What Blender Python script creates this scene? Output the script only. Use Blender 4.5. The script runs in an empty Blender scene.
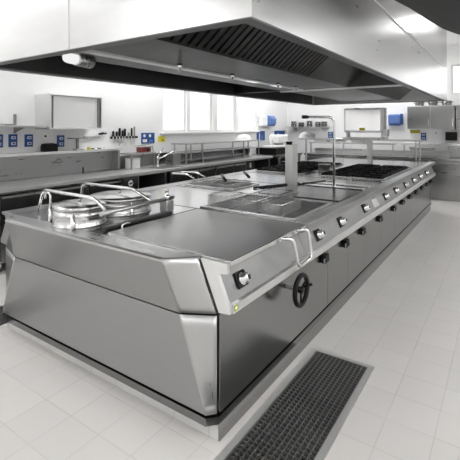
import bpy, math, random
from mathutils import Vector, Matrix
random.seed(4)
scn = bpy.context.scene
COL = scn.collection
PI = math.pi

# ------------------------------------------------------------------ materials
def nmat(name):
    m = bpy.data.materials.new(name); m.use_nodes = True
    nt = m.node_tree
    return m, nt, nt.nodes['Principled BSDF']

def steel(name, col=(.60, .60, .59), rough=.3, stretch=(1, 1, 1), amount=.06, rvar=.08, bump=.0):
    m, nt, b = nmat(name)
    b.inputs['Metallic'].default_value = 1
    tc = nt.nodes.new('ShaderNodeTexCoord'); mp = nt.nodes.new('ShaderNodeMapping')
    mp.inputs['Scale'].default_value = stretch
    nz = nt.nodes.new('ShaderNodeTexNoise'); nz.inputs['Scale'].default_value = 4; nz.inputs['Detail'].default_value = 4
    nt.links.new(tc.outputs['Object'], mp.inputs['Vector']); nt.links.new(mp.outputs['Vector'], nz.inputs['Vector'])
    r = nt.nodes.new('ShaderNodeMapRange'); r.inputs['To Min'].default_value = rough - rvar; r.inputs['To Max'].default_value = rough + rvar
    nt.links.new(nz.outputs['Fac'], r.inputs['Value']); nt.links.new(r.outputs['Result'], b.inputs['Roughness'])
    cr = nt.nodes.new('ShaderNodeMixRGB')
    cr.inputs['Color1'].default_value = (*[c * (1 - amount) for c in col], 1)
    cr.inputs['Color2'].default_value = (*[min(1, c * (1 + amount)) for c in col], 1)
    nt.links.new(nz.outputs['Fac'], cr.inputs['Fac']); nt.links.new(cr.outputs['Color'], b.inputs['Base Color'])
    if bump:
        bp = nt.nodes.new('ShaderNodeBump'); bp.inputs['Strength'].default_value = bump; bp.inputs['Distance'].default_value = .01
        nt.links.new(nz.outputs['Fac'], bp.inputs['Height']); nt.links.new(bp.outputs['Normal'], b.inputs['Normal'])
    return m

def plain(name, col, rough=.5, metal=0, noise=0, spec=.5):
    m, nt, b = nmat(name)
    b.inputs['Base Color'].default_value = (*col, 1); b.inputs['Roughness'].default_value = rough
    b.inputs['Metallic'].default_value = metal; b.inputs['Specular IOR Level'].default_value = spec
    nz = nt.nodes.new('ShaderNodeTexNoise'); nz.inputs['Scale'].default_value = 9
    tc = nt.nodes.new('ShaderNodeTexCoord'); nt.links.new(tc.outputs['Object'], nz.inputs['Vector'])
    cr = nt.nodes.new('ShaderNodeMixRGB'); a = noise or .02
    cr.inputs['Color1'].default_value = (*[c * (1 - a) for c in col], 1)
    cr.inputs['Color2'].default_value = (*[min(1, c * (1 + a)) for c in col], 1)
    nt.links.new(nz.outputs['Fac'], cr.inputs['Fac']); nt.links.new(cr.outputs['Color'], b.inputs['Base Color'])
    return m

def glow(name, col, s):
    m = bpy.data.materials.new(name); m.use_nodes = True; nt = m.node_tree
    nt.nodes.clear(); e = nt.nodes.new('ShaderNodeEmission'); o = nt.nodes.new('ShaderNodeOutputMaterial')
    e.inputs['Color'].default_value = (*col, 1); e.inputs['Strength'].default_value = s
    nt.links.new(e.outputs[0], o.inputs[0]); return m

def tile_mat(name, col, joint, size, off, rough=.35, axes='xy', jw=.004):
    m, nt, b = nmat(name)
    tc = nt.nodes.new('ShaderNodeTexCoord'); sp = nt.nodes.new('ShaderNodeSeparateXYZ')
    nt.links.new(tc.outputs['Object'], sp.inputs[0])
    def M(op, a, v=None, c=None):
        n = nt.nodes.new('ShaderNodeMath'); n.operation = op
        for i, q in enumerate((a, v, c)):
            if q is None: continue
            if isinstance(q, (int, float)): n.inputs[i].default_value = q
            else: nt.links.new(q, n.inputs[i])
        return n.outputs[0]
    ds, cells = [], []
    for ax, o in zip(axes, off):
        s = sp.outputs['xyz'.index(ax)]
        u = M('DIVIDE', M('SUBTRACT', s, o), size)
        fr = M('FRACT', u); cells.append(M('FLOOR', u))
        d = M('MINIMUM', fr, M('SUBTRACT', 1.0, fr)); ds.append(M('MULTIPLY', d, size))
    dd = M('MINIMUM', ds[0], ds[1]) if len(ds) > 1 else ds[0]
    mask = nt.nodes.new('ShaderNodeMapRange'); mask.inputs['From Min'].default_value = jw * .4; mask.inputs['From Max'].default_value = jw
    mask.inputs['To Min'].default_value = 1; mask.inputs['To Max'].default_value = 0
    nt.links.new(dd, mask.inputs['Value'])
    cb = nt.nodes.new('ShaderNodeCombineXYZ')
    nt.links.new(cells[0], cb.inputs[0])
    if len(cells) > 1: nt.links.new(cells[1], cb.inputs[1])
    wn = nt.nodes.new('ShaderNodeTexWhiteNoise'); nt.links.new(cb.outputs[0], wn.inputs['Vector'])
    nz = nt.nodes.new('ShaderNodeTexNoise'); nz.inputs['Scale'].default_value = 1.3; nz.inputs['Detail'].default_value = 5
    nt.links.new(tc.outputs['Object'], nz.inputs['Vector'])
    f = M('ADD', M('MULTIPLY', wn.outputs['Value'], .35), M('MULTIPLY', nz.outputs['Fac'], .65))
    c1 = nt.nodes.new('ShaderNodeMixRGB'); c1.inputs['Color1'].default_value = (*[c * .93 for c in col], 1); c1.inputs['Color2'].default_value = (*[min(1, c * 1.07) for c in col], 1)
    nt.links.new(f, c1.inputs['Fac'])
    # joints of uneven strength
    nj = nt.nodes.new('ShaderNodeTexNoise'); nj.inputs['Scale'].default_value = 3.1; nt.links.new(tc.outputs['Object'], nj.inputs['Vector'])
    jm = M('MULTIPLY', mask.outputs[0], M('MULTIPLY_ADD', nj.outputs['Fac'], 1.6, -.25))
    c2 = nt.nodes.new('ShaderNodeMixRGB'); nt.links.new(jm, c2.inputs['Fac']); nt.links.new(c1.outputs[0], c2.inputs['Color1'])
    c2.inputs['Color2'].default_value = (*joint, 1); nt.links.new(c2.outputs[0], b.inputs['Base Color'])
    c2.use_clamp = True
    b.inputs['Roughness'].default_value = rough
    return m

WARM = (.52, .52, .518)
S = steel('brushed_steel', WARM, .30, (1, 8, 1))
SE = steel('satin_steel', (.37, .37, .368), .40, (1, 1, 6), .04, .05)
SD = steel('deck_steel', (.55, .55, .548), .22, (6, 1, 1), .08, .06, .02)
SG = steel('griddle_steel', (.47, .47, .466), .32, (8, 1, 1), .08, .06)
SP = steel('polished_steel', (.76, .76, .76), .13, (1, 1, 1), .04, .04)
SH = steel('hood_steel', (.58, .58, .576), .30, (1, 1, 5), .05, .06)
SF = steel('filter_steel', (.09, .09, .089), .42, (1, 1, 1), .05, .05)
SI = steel('hood_inner_steel', (.095, .095, .094), .36, (1, 4, 1), .08, .06)  # inside the hood, its shade is put into this dark base colour
SC = steel('cabinet_steel', (.36, .36, .358), .28, (1, 1, 5), .03, .02)
SDO = steel('door_steel', (.30, .30, .298), .24, (1, 1, 5), .06, .05)  # aisle doors: the dimmer room side they reflect is put into the colour
SKE = steel('kettle_steel', (.62, .62, .615), .24, (1, 1, 8), .05, .05)
SCP = steel('console_steel', (.37, .37, .368), .30, (1, 5, 1), .06, .05)
SFL = steel('flange_steel', (.24, .24, .238), .4)
SK = steel('dark_door_steel', (.20, .20, .198), .22, (1, 1, 5), .06, .05)  # left cabinet doors: the dark island they mirror is put into the colour
SB = steel('bright_brushed_steel', (.80, .80, .795), .34, (1, 6, 1), .05, .05)
SW = steel('worktop_steel', (.68, .68, .675), .42, (1, 6, 1), .06, .05)
SL = steel('light_frame_steel', (.80, .80, .79), .5)
BLK = plain('black_plastic', (.004, .004, .004), .4, 0, 0, .25)
IRON = plain('cast_iron', (.008, .008, .008), .6, 0, .2, .2)
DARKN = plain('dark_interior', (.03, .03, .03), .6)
WALL = plain('white_wall_paint', (.82, .82, .818), .6)
CEIL = plain('ceiling_paint', (.88, .88, .875), .7)
WHITE = plain('white_plastic', (.85, .85, .84), .35)
BLUE = plain('blue_plastic', (.012, .07, .26), .35)
LBLUE = plain('light_blue_plastic', (.10, .18, .44), .3)
YEL = plain('yellow_plastic', (.75, .66, .05), .4)
OLV = plain('olive_yellow_sticker', (.42, .35, .03), .5)
RED = plain('dark_red_plastic', (.22, .03, .03), .35)
GREEN = plain('green_label', (.30, .36, .05), .5)
FRAME = plain('window_frame_white', (.74, .74, .73), .5)
GRATE = steel('galvanised_steel', (.36, .36, .355), .5, (1, 1, 1), .15, .1)
PIT = plain('drain_pit', (.018, .018, .018), .6)
GLASS_M, _nt, _b = nmat('clear_glass'); _b.inputs['Transmission Weight'].default_value = 1; _b.inputs['Roughness'].default_value = .03
PANE = glow('daylit_frosted_pane', (1, 1, 1), .85)
PANE2 = glow('bright_back_window_pane', (1, 1, 1), 1.3)
LAMP = glow('lamp_diffuser', (1, 1, 1), 9.5)
HLAMP = glow('hood_lamp_diffuser', (1, 1, 1), .55)
LED = glow('indicator_green', (.9, 1, .5), 1.2)
FLOOR = tile_mat('floor_tiles', (.61, .592, .575), (.44, .43, .42), .2345, (-.5335, 2.2525), .33)
PLINTH = tile_mat('plinth_tiles', (.58, .57, .558), (.40, .39, .38), .2345, (-.5335, 2.2525), .3, 'xy')

# ------------------------------------------------------------------ mesh builder
class MB:
    def __init__(s): s.v = []; s.f = []; s.sm = []
    def add(s, vs, fs, smooth=False):
        n = len(s.v); s.v += [tuple(v) for v in vs]
        for f in fs: s.f.append([i + n for i in f]); s.sm.append(smooth)
        return s
    def box(s, x0, x1, y0, y1, z0, z1):
        x0, x1 = min(x0, x1), max(x0, x1); y0, y1 = min(y0, y1), max(y0, y1); z0, z1 = min(z0, z1), max(z0, z1)
        return s.add([(x0, y0, z0), (x1, y0, z0), (x1, y1, z0), (x0, y1, z0), (x0, y0, z1), (x1, y0, z1), (x1, y1, z1), (x0, y1, z1)],
                     [(0, 3, 2, 1), (4, 5, 6, 7), (0, 1, 5, 4), (1, 2, 6, 5), (2, 3, 7, 6), (3, 0, 4, 7)])
    def hexa(s, b, t):   # bottom quad, top quad (both ccw from above)
        return s.add(list(b) + list(t), [(0, 3, 2, 1), (4, 5, 6, 7), (0, 1, 5, 4), (1, 2, 6, 5), (2, 3, 7, 6), (3, 0, 4, 7)])
    def slab(s, pts, th):   # planar polygon with thickness along its normal (inwards = -normal)
        P = [Vector(p) for p in pts]; n = (P[1] - P[0]).cross(P[2] - P[0]).normalized()
        Q = [p - n * th for p in P]; k = len(P)
        return s.add(P + Q, [tuple(range(k)), tuple(range(2 * k - 1, k - 1, -1))] + [(i, i + k, (i + 1) % k + k, (i + 1) % k) for i in range(k)])
    def prism(s, prof, axis, a0, a1):   # profile (u,v) extruded along axis; axis 'y': (x,z); 'x': (y,z); 'z': (x,y)
        def mk(u, v, a): return {'y': (u, a, v), 'x': (a, u, v), 'z': (u, v, a)}[axis]
        k = len(prof)
        return s.add([mk(u, v, a0) for u, v in prof] + [mk(u, v, a1) for u, v in prof],
                     [tuple(range(k)), tuple(range(2 * k - 1, k - 1, -1))] + [(i, i + k, (i + 1) % k + k, (i + 1) % k) for i in range(k)])
    def ring(s, c, ax, r, seg):
        ax = Vector(ax).normalized(); t = Vector((0, 0, 1)) if abs(ax.z) < .9 else Vector((1, 0, 0))
        u = ax.cross(t).normalized(); w = ax.cross(u)
        return [Vector(c) + (u * math.cos(2 * PI * i / seg) + w * math.sin(2 * PI * i / seg)) * r for i in range(seg)]
    def lathe(s, base, ax, prof, seg=20, smooth=True):   # prof: (r, h) along ax
        ax = Vector(ax).normalized(); base = Vector(base); vs = []
        for r, h in prof: vs += s.ring(base + ax * h, ax, max(r, 1e-4), seg)
        fs = []
        for k in range(len(prof) - 1):
            for i in range(seg):
                j = (i + 1) % seg; fs.append((k * seg + i, k * seg + j, (k + 1) * seg + j, (k + 1) * seg + i))
        s.add(vs, fs, smooth)
        n = len(s.v) - len(vs)
        for cap in (list(range(seg)), list(range((len(prof) - 1) * seg, len(prof) * seg))):
            s.f.append([n + i for i in cap]); s.sm.append(False)
        return s
    def cyl(s, a, b, r, seg=16, r2=None):
        a = Vector(a); b = Vector(b); L = (b - a).length
        return s.lathe(a, b - a, [(r, 0), (r if r2 is None else r2, L)], seg)
    def tube(s, pts, r, seg=10, bend=0.0, n=5):
        P = [Vector(p) for p in pts]
        if bend:
            Q = [P[0]]
            for i in range(1, len(P) - 1):
                a, b, c = P[i - 1], P[i], P[i + 1]
                d = min(bend, (a - b).length * .49, (c - b).length * .49)
                p0 = b + (a - b).normalized() * d; p1 = b + (c - b).normalized() * d
                for k in range(n + 1):
                    t = k / n; Q.append(p0 * (1 - t) ** 2 + b * 2 * t * (1 - t) + p1 * t * t)
            Q.append(P[-1]); P = Q
        vs = []; u = None
        for i, p in enumerate(P):
            d = ((P[i + 1] - p) if i == 0 else (p - P[i - 1]) if i == len(P) - 1 else (P[i + 1] - P[i - 1])).normalized()
            if u is None:
                t = Vector((0, 0, 1)) if abs(d.z) < .9 else Vector((1, 0, 0)); u = d.cross(t).normalized()
            else: u = (u - d * u.dot(d)).normalized()
            w = d.cross(u)
            vs += [p + (u * math.cos(2 * PI * k / seg) + w * math.sin(2 * PI * k / seg)) * r for k in range(seg)]
        fs = [(i * seg + k, i * seg + (k + 1) % seg, (i + 1) * seg + (k + 1) % seg, (i + 1) * seg + k) for i in range(len(P) - 1) for k in range(seg)]
        s.add(vs, fs, True); n0 = len(s.v) - len(vs)
        s.f.append([n0 + k for k in range(seg)]); s.sm.append(False)
        s.f.append([n0 + (len(P) - 1) * seg + k for k in range(seg)]); s.sm.append(False)
        return s
    def build(s, name, mat, parent=None, loc=None, bevel=0, **tags):
        """verts are in world metres; the object's origin is the root's base point"""
        org = Vector(loc) if loc is not None else (Vector(parent['_o']) if parent is not None and '_o' in parent else Vector((0, 0, 0)))
        me = bpy.data.meshes.new(name); me.from_pydata([Vector(v) - org for v in s.v], [], s.f)
        me.polygons.foreach_set('use_smooth', s.sm); me.materials.append(mat); me.update()
        import bmesh
        bm = bmesh.new(); bm.from_mesh(me); bmesh.ops.recalc_face_normals(bm, faces=bm.faces); bm.to_mesh(me); bm.free()
        o = bpy.data.objects.new(name, me); COL.objects.link(o)
        o['_o'] = tuple(org)
        if parent is not None: o.parent = parent
        else: o.location = org
        if bevel:
            b = o.modifiers.new('bevel', 'BEVEL'); b.width = bevel; b.segments = 2; b.limit_method = 'ANGLE'; b.angle_limit = math.radians(40)
        for k, v in tags.items(): o[k] = v
        return o

def root(name, loc, label, cat, group=None):
    o = bpy.data.objects.new(name, None); COL.objects.link(o); o.location = loc; o['_o'] = tuple(loc)
    o.empty_display_size = .05
    o['label'] = label; o['category'] = cat
    if group: o['group'] = group
    return o
def single(mb, name, mat, loc, label, cat, group=None, bevel=0):
    o = mb.build(name, mat, None, loc, bevel); o['label'] = label; o['category'] = cat
    if group: o['group'] = group
    return o
def dup(o, loc, label=None, parent=None, rotz=None):
    c = o.copy(); COL.objects.link(c)
    if parent is not None: c.parent = parent
    else: c.location = loc
    if rotz is not None: c.rotation_euler = (0, 0, rotz)
    if label: c['label'] = label
    for ch in list(o.children): dup(ch, None, None, c)
    return c
def struct(mb, name, mat, bevel=0, parent=None):
    o = mb.build(name, mat, parent, (0, 0, 0) if parent is None else None, bevel); o['kind'] = 'structure'; return o

# ------------------------------------------------------------------ room
XL, YB, ZC, XR, YN = -5.1, 10.3, 3.4, 3.4, -3.6
G1 = (-1.13, -.705, .55, 2.695)      # trench openings (x0,x1,y0,y1) incl. frame
G2 = (-3.66, -3.235, .55, 2.695)
xs = sorted({XL, XR, G1[0], G1[1], G2[0], G2[1]}); ys = [YN, .55, 2.695, YB]
fm = MB()
for i in range(len(xs) - 1):
    for j in range(3):
        if j == 1 and (xs[i], xs[i + 1]) in ((G1[0], G1[1]), (G2[0], G2[1])): continue
        fm.add([(xs[i], ys[j], 0), (xs[i + 1], ys[j], 0), (xs[i + 1], ys[j + 1], 0), (xs[i], ys[j + 1], 0)], [(0, 1, 2, 3)])
for g in (G1, G2):      # trench walls and bottom belong to the floor
    x0, x1, y0, y1 = g
    fm.add([(x0, y0, -.12), (x1, y0, -.12), (x1, y1, -.12), (x0, y1, -.12), (x0, y0, 0), (x1, y0, 0), (x1, y1, 0), (x0, y1, 0)],
           [(0, 1, 2, 3), (0, 1, 5, 4), (1, 2, 6, 5), (2, 3, 7, 6), (3, 0, 4, 7)])
fo = fm.build('floor', FLOOR, None, (0, 0, 0)); fo['kind'] = 'structure'
fo.data.materials.append(PIT)
for p in fo.data.polygons:
    if p.center.z < -.01: p.material_index = 1
struct(MB().box(XL - .1, XR + .1, YN - .1, YB + .1, ZC, ZC + .1), 'ceiling', CEIL)
# left wall with an opening for each window
WIN = [(5.32, 5.98), (6.07, 6.82), (6.98, 7.72), (7.84, 8.66)]
W0, W1 = 1.47, 2.75
wl = MB().box(XL - .15, XL, YN, YB, 0, W0).box(XL - .15, XL, YN, YB, W1, ZC)
prev = YN
for a, b in WIN: wl.box(XL - .15, XL, prev, a, W0, W1); prev = b
wl.box(XL - .15, XL, prev, YB, W0, W1)
struct(wl, 'wall_left', WALL)
for i, (a, b) in enumerate(WIN):
    w = MB().box(XL - .10, XL - .08, a + .03, b - .03, W0 + .03, W1 - .03)
    wo = struct(w, 'window_%d' % (i + 1), PANE)
    f = MB().box(XL - .12, XL - .04, a, a + .035, W0, W1).box(XL - .12, XL - .04, b - .035, b, W0, W1)
    f.box(XL - .12, XL - .04, a + .035, b - .035, W0, W0 + .035).box(XL - .12, XL - .04, a + .035, b - .035, W1 - .035, W1)
    f.build('window_frame', FRAME, wo)
struct(MB().box(XL + .001, XL + .05, 5.25, 8.72, W0 - .035, W0 - .004), 'trim_1', FRAME, .004)
# back wall with a high window right of the hood
bx0, bx1, bz0, bz1 = -1.02, .9, 2.30, 2.95
struct(MB().box(XL - .15, bx0, YB, YB + .15, 0, ZC).box(bx1, XR + .1, YB, YB + .15, 0, ZC).box(bx0, bx1, YB, YB + .15, 0, bz0).box(bx0, bx1, YB, YB + .15, bz1, ZC), 'wall_back', WALL)
wo = struct(MB().box(bx0 + .03, bx1 - .03, YB + .07, YB + .09, bz0 + .03, bz1 - .03), 'window_5', PANE2)
MB().box(bx0, bx0 + .03, YB + .04, YB + .1, bz0, bz1).box(bx1 - .03, bx1, YB + .04, YB + .1, bz0, bz1).box(bx0 + .03, bx1 - .03, YB + .04, YB + .1, bz0, bz0 + .03).box(bx0 + .03, bx1 - .03, YB + .04, YB + .1, bz1 - .03, bz1).build('window_frame', FRAME, wo)
struct(MB().box(XR, XR + .1, YN, YB, 0, ZC), 'wall_right', WALL)
struct(MB().box(XL - .15, XR + .1, YN - .1, YN, 0, ZC), 'wall_near', WALL)

# ceiling lights, unseen and added for the room's light; aisle one inferred from glare
def ceiling_light(x, y, lab, sx=.6, sy=1.5):
    t = root('ceiling_light', (x, y, ZC), lab, 'light', 'ceiling light panels')
    h = .06
    MB().box(x - sx/2, x + sx/2, y - sy/2, y - sy/2 + .03, ZC - h, ZC - .001).box(x - sx/2, x + sx/2, y + sy/2 - .03, y + sy/2, ZC - h, ZC - .001)\
        .box(x - sx/2, x - sx/2 + .03, y - sy/2 + .03, y + sy/2 - .03, ZC - h, ZC - .001).box(x + sx/2 - .03, x + sx/2, y - sy/2 + .03, y + sy/2 - .03, ZC - h, ZC - .001).build('frame', WHITE, t)
    MB().box(x - sx/2 + .03, x + sx/2 - .03, y - sy/2 + .03, y + sy/2 - .03, ZC - h - .04, ZC - h + .02).build('diffuser', LAMP, t)
LIGHTS = [(1.2, -2.2), (1.2, .4), (2.3, 4.2), (-.51, 7.5), (2.3, 8.0), (-1.6, -2.2), (-4.4, -2.2), (-4.4, 1.0), (-4.35, 4.6), (-4.35, 8.2), (-2.2, 9.6), (2.7, 1.8)]
for i, (x, y) in enumerate(LIGHTS):
    where = ['added behind the camera on the right', 'added right of the hood near the camera', 'added on the ceiling right of the dark canopy', 'above the aisle beside the far end of the hood', 'added near the right wall at the far end',
             'unseen behind the camera before the hood', 'added in the back left corner behind the camera', 'added left of the hood, nearest the camera', 'added above the left counter', 'added in front of the left windows',
             'added between the hood and the back wall', 'added near the right wall beside the camera'][i]
    ceiling_light(x, y, 'white rectangular ceiling light panel ' + where, *((.26, .8) if i == 3 else (.6, 1.5)))

# ------------------------------------------------------------------ floor drains
def drain(x0, lab):
    g = (x0, x0 + .425, .55, 2.695)
    t = root('floor_drain', ((g[0] + g[1]) / 2, (g[2] + g[3]) / 2, -.05), lab, 'floor drain', 'floor drain grates beside the island')
    fr = MB().box(g[0] + .001, g[0] + .037, g[2] + .001, g[3] - .001, -.05, .003).box(g[1] - .037, g[1] - .001, g[2] + .001, g[3] - .001, -.05, .003)
    fr.box(g[0] + .037, g[1] - .037, g[2] + .001, g[2] + .03, -.05, .003).box(g[0] + .037, g[1] - .037, g[3] - .03, g[3] - .001, -.05, .003)
    fr.build('frame', SL, t)
    gm = MB(); a0, a1, b0, b1 = g[0] + .04, g[1] - .04, g[2] + .032, g[3] - .032
    nx = 12; ny = int((b1 - b0) / .0285)
    for i in range(nx + 1):
        x = a0 + (a1 - a0 - .003) * i / nx; gm.box(x, x + .0035, b0, b1, -.018, 0)
    for j in range(ny + 1):
        y = b0 + (b1 - b0 - .003) * j / ny; gm.box(a0, a1, y, y + .0035, -.017, -.0005)
    gm.build('grid', GRATE, t)
drain(-1.13, 'steel floor drain grate in front of the cooking island, along its right side')
drain(-3.66, 'steel floor drain grate along the left side of the cooking island, mostly hidden')

# ------------------------------------------------------------------ cooking island
CX = -2.185
YE = 8.40
def mx(x): return 2 * CX - x          # mirror to the island's left side
struct(MB().prism([(-1.180, 1.62), (-1.180, YE - .03), (mx(-1.180), YE - .03), (mx(-1.180), 1.62)], 'z', 0.0005, .1), 'trim_2', PLINTH)
struct(MB().box(-1.1795, -1.172, 1.621, YE - .03, .002, .1), 'trim_3', SDO)
struct(MB().box(mx(-1.172), mx(-1.1795), 1.621, YE - .03, .002, .1), 'trim_4', SC)
isl = root('cooking_island', (CX, 5.0, .1), 'long stainless steel cooking island with control knobs in the middle of the room', 'cooking island')
# base ledge, slightly proud of the plinth
MB().prism([(-1.163, 1.606), (-1.163, YE), (mx(-1.163), YE), (mx(-1.163), 1.606), (mx(-1.21), 1.556), (-1.21, 1.556)], 'z', .1, .139).build('base_ledge', SK, isl)
# core body (dark gaps show between panels)
MB().prism([(-1.192, 1.67), (-1.192, YE - .02), (mx(-1.192), YE - .02), (mx(-1.192), 1.67), (mx(-1.21), 1.63), (mx(-1.40), 1.585), (-1.40, 1.585), (-1.21, 1.63)], 'z', .1395, .64).build('carcass', DARKN, isl)
# near end cladding ---------------------------------------------------------
T = .02
def endquad(pts, name, mat=SE):
    return MB().slab(pts, T).build(name, mat, isl, bevel=.0015)
def patch(q, th, n=8):
    """gently twisted sheet spanning four corners"""
    q = [Vector(p) for p in q]; nn = (q[1] - q[0]).cross(q[2] - q[0]).normalized(); m = MB(); V = []
    for k in (0, 1):
        for i in range(n + 1):
            for j in range(n + 1):
                u, v = i / n, j / n
                V.append(q[0] * (1-u) * (1-v) + q[1] * u * (1-v) + q[2] * u * v + q[3] * (1-u) * v - nn * th * k)
    F = []; N = (n + 1) ** 2
    for k in (0, 1):
        for i in range(n):
            for j in range(n):
                a = k * N + i * (n + 1) + j; F.append((a, a + n + 1, a + n + 2, a + 1))
    m.add(V, F, True)
    e = [i for i in range(n + 1)] + [i * (n + 1) + n for i in range(1, n + 1)] + [n * (n + 1) + j for j in range(n - 1, -1, -1)] + [i * (n + 1) for i in range(n - 1, 0, -1)]
    for i in range(len(e)):
        a, b = e[i], e[(i + 1) % len(e)]; m.f.append([a, b, b + N, a + N]); m.sm.append(False)
    return m
zc, zm, zb = .898, .6, .153
A1 = (-1.428, 1.468, zc)
endquad([(mx(-1.428), 1.468, zc), (mx(-1.386), 1.56, zm + .007), (-1.386, 1.56, zm + .007), A1], 'upper_end_panel')
endquad([(mx(-1.386), 1.56, zm), (mx(-1.21), 1.557, zb), (-1.21, 1.557, zb), (-1.386, 1.56, zm)], 'lower_end_panel')
for sgn in (1, -1):
    q = (lambda p: p) if sgn == 1 else (lambda p: (mx(p[0]), p[1], p[2]))
    up = [A1, (-1.386, 1.56, zm + .007), (-1.178, 1.60, .640), (-1.292, 1.598, .898)]
    lo = [(-1.386, 1.56, zm), (-1.21, 1.557, zb), (-1.172, 1.60, zb), (-1.172, 1.60, .632)]
    for pl, nm in ((up, 'upper_corner_panel'), (lo, 'lower_corner_panel')):
        pts = [q(p) for p in pl]
        if sgn == -1: pts.reverse()
        patch(pts, .012).build(nm, S, isl)
# flat rim between the crease and the deck
rim = [(mx(-1.428), 1.468, .8985), (-1.428, 1.468, .8985), (-1.292, 1.598, .8985), (-1.285, 1.61, .8985), (mx(-1.285), 1.61, .8985), (mx(-1.292), 1.598, .8985)]
MB().slab(rim, .012).build('end_rim', S, isl)
# console profiles (x, z), nose at -1.112
PROFE = [(-1.278, .898), (-1.112, .898), (-1.112, .846), (-1.172, .838), (-1.112, .706), (-1.096, .692), (-1.096, .655), (-1.164, .648)]
PROF = [(-1.30, .898), (-1.112, .898), (-1.112, .880), (-1.160, .874), (-1.176, .836), (-1.108, .700), (-1.096, .692), (-1.096, .655), (-1.166, .648), (-1.22, .648), (-1.30, .80)]
def console(y0, y1, name, mirror=False, prof=PROF, mat=SCP):
    pr = [(mx(x), z) for x, z in prof] if mirror else prof
    return MB().prism(pr, 'y', y0, y1).build(name, mat, isl, bevel=.0012)
console(1.603, 1.6245, 'console_end_plate', prof=PROFE, mat=SB)
MB().prism([(-1.30, .896), (-1.27, .896), (-1.16, .64), (-1.19, .64)], 'y', 1.607, 1.64).build('seam', DARKN, isl)
console(1.6255, 2.53, 'control_console')
PROF2 = [(-1.192, .907), (-1.096, .907), (-1.096, .862), (-1.150, .842), (-1.172, .836)] + PROF[5:-1] + [(-1.22, .70), (-1.192, .75)]
console(2.531, YE, 'control_console', prof=PROF2)
console(1.600, YE, 'control_console', True)
MB().prism([(-1.108, .7005), (-1.092, .694), (-1.092, .652), (-1.0955, .652), (-1.0955, .690), (-1.108, .697)], 'y', 1.6255, YE).build('console_lip', SB, isl)
MB().box(-1.188, -1.093, 2.531, YE, .9072, .911).build('edge_rail', SB, isl, bevel=.0015)
# doors of the right side (facing the aisle)
DG = [1.615, 3.08, 3.57, 4.07, 4.72, 5.40, 5.91, 6.41, 6.93, 7.45, 7.95, YE]
for i in range(len(DG) - 1):
    a, b = DG[i] + .003, DG[i + 1] - .003
    d = MB().box(-1.19, -1.168, a, b, .147, .640).build('door', SDO, isl, bevel=.0025)
    if i > 0:
        pass
    # dark latch in the upper far corner
    yl = b - .09
    l = MB().prism([(-1.168, .585), (-1.135, .58), (-1.128, .53), (-1.140, .515), (-1.168, .52)], 'y', yl - .045, yl + .03).build('latch', BLK, d, bevel=.003)
    MB().box(-1.139, -1.1345, yl - .07, yl - .045, .528, .56).build('latch_plate', S, l)
# doors of the left side, hardly visible
for i in range(6):
    a = 1.63 + i * 1.12; MB().box(mx(-1.168), mx(-1.19), a, a + 1.11, .147, .640).build('door', SDO, isl, bevel=.0025)
# deck (worktop) with rims
dk = MB().box(mx(-1.285), -1.2855, 1.612, 8.395, .84, .898)
dk.box(-1.2850, -1.1925, 2.532, 8.395, .84, .898)
dk.build('worktop', SD, isl)
# green light label by the corner
MB().slab([(-1.0915, 1.632, .688), (-1.0915, 1.632, .660), (-1.0915, 1.668, .660), (-1.0915, 1.668, .688)], .002).build('label', GREEN, isl)
MB().slab([(-1.0905, 1.644, .679), (-1.0905, 1.644, .669), (-1.0905, 1.656, .669), (-1.0905, 1.656, .679)], .001).build('indicator', LED, isl)
# knobs: axis normal to the sloping panel
import itertools
pn = Vector((.136, 0, .064)).normalized(); pu = Vector((.064, 0, -.136)).normalized()
def knob(y, first=None):
    c = Vector((-1.143, y, .768)) + pn * .001
    def qd(cc, hy, hu, th):
        m = MB(); P = []
        for k in (0, 1):
            for sy, su in ((-1, -1), (1, -1), (1, 1), (-1, 1)):
                P.append(cc + Vector((0, sy * hy, 0)) + pu * su * hu + pn * th * k)
        return m.hexa(P[:4], P[4:])
    k = qd(c, .045, .041, .010).build('knob', BLK, isl, bevel=.004)
    MB().lathe(c + pn * .008, pn, [(.031, 0), (.031, .012), (.026, .014), (.025, .045), (.021, .05), (.0, .05)], 22).build('dial', SP, k)
    MB().box(0, 0.001, 0, 0.001, 0, 0.001) if False else None
    g = qd(c + pn * .0575, .006, .012, .004).build('dial_mark', BLK, k)
    q = qd(c + pn * .004 - pu * .03 + Vector((0, .03, 0)), .006, .006, .014).build('release_button', BLK, k)
for y in (1.765, 2.80, 3.29, 3.97, 4.78, 5.30, 5.88, 6.45, 7.0, 7.6): knob(y)
# a steel plate with polished control between knobs 4 and 5
P = [Vector((-1.140, 4.35, .768)) + pn * t + Vector((0, sy * .10, 0)) + pu * su * .045 for t in (0.001, .012) for sy, su in ((-1, -1), (1, -1), (1, 1), (-1, 1))]
MB().hexa(P[:4], P[4:]).build('polished_plate', SP, isl, bevel=.003)
# seams pressed into the console face of the first unit
# handwheel
hc = Vector((-1.065, 2.35, .535))
hw = MB(); R = .092
hw.tube([hc + Vector((0, math.cos(a) * R, math.sin(a) * R)) for a in [2 * PI * i / 36 for i in range(37)]], .0155, 10)
wheel = hw.build('handwheel', BLK, isl)
MB().cyl((-1.168, hc.y, hc.z), (-1.07, hc.y, hc.z), .013, 14).build('axle', S, wheel)
MB().lathe((-1.085, hc.y, hc.z), (1, 0, 0), [(.02, 0), (.02, .03), (.012, .036)], 16).build('hub', BLK, wheel)
for a in (.5, .5 + 2.09, .5 + 4.19):
    MB().tube([hc + Vector((-.003, math.cos(a) * .012, math.sin(a) * .012)), hc + Vector((0, math.cos(a) * R, math.sin(a) * R))], .0065, 8).build('spoke', BLK, wheel)
MB().tube([hc + Vector((.0, .02, .012)), hc + Vector((.055, .045, .035))], .009, 10).build('grip', BLK, wheel)
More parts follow.
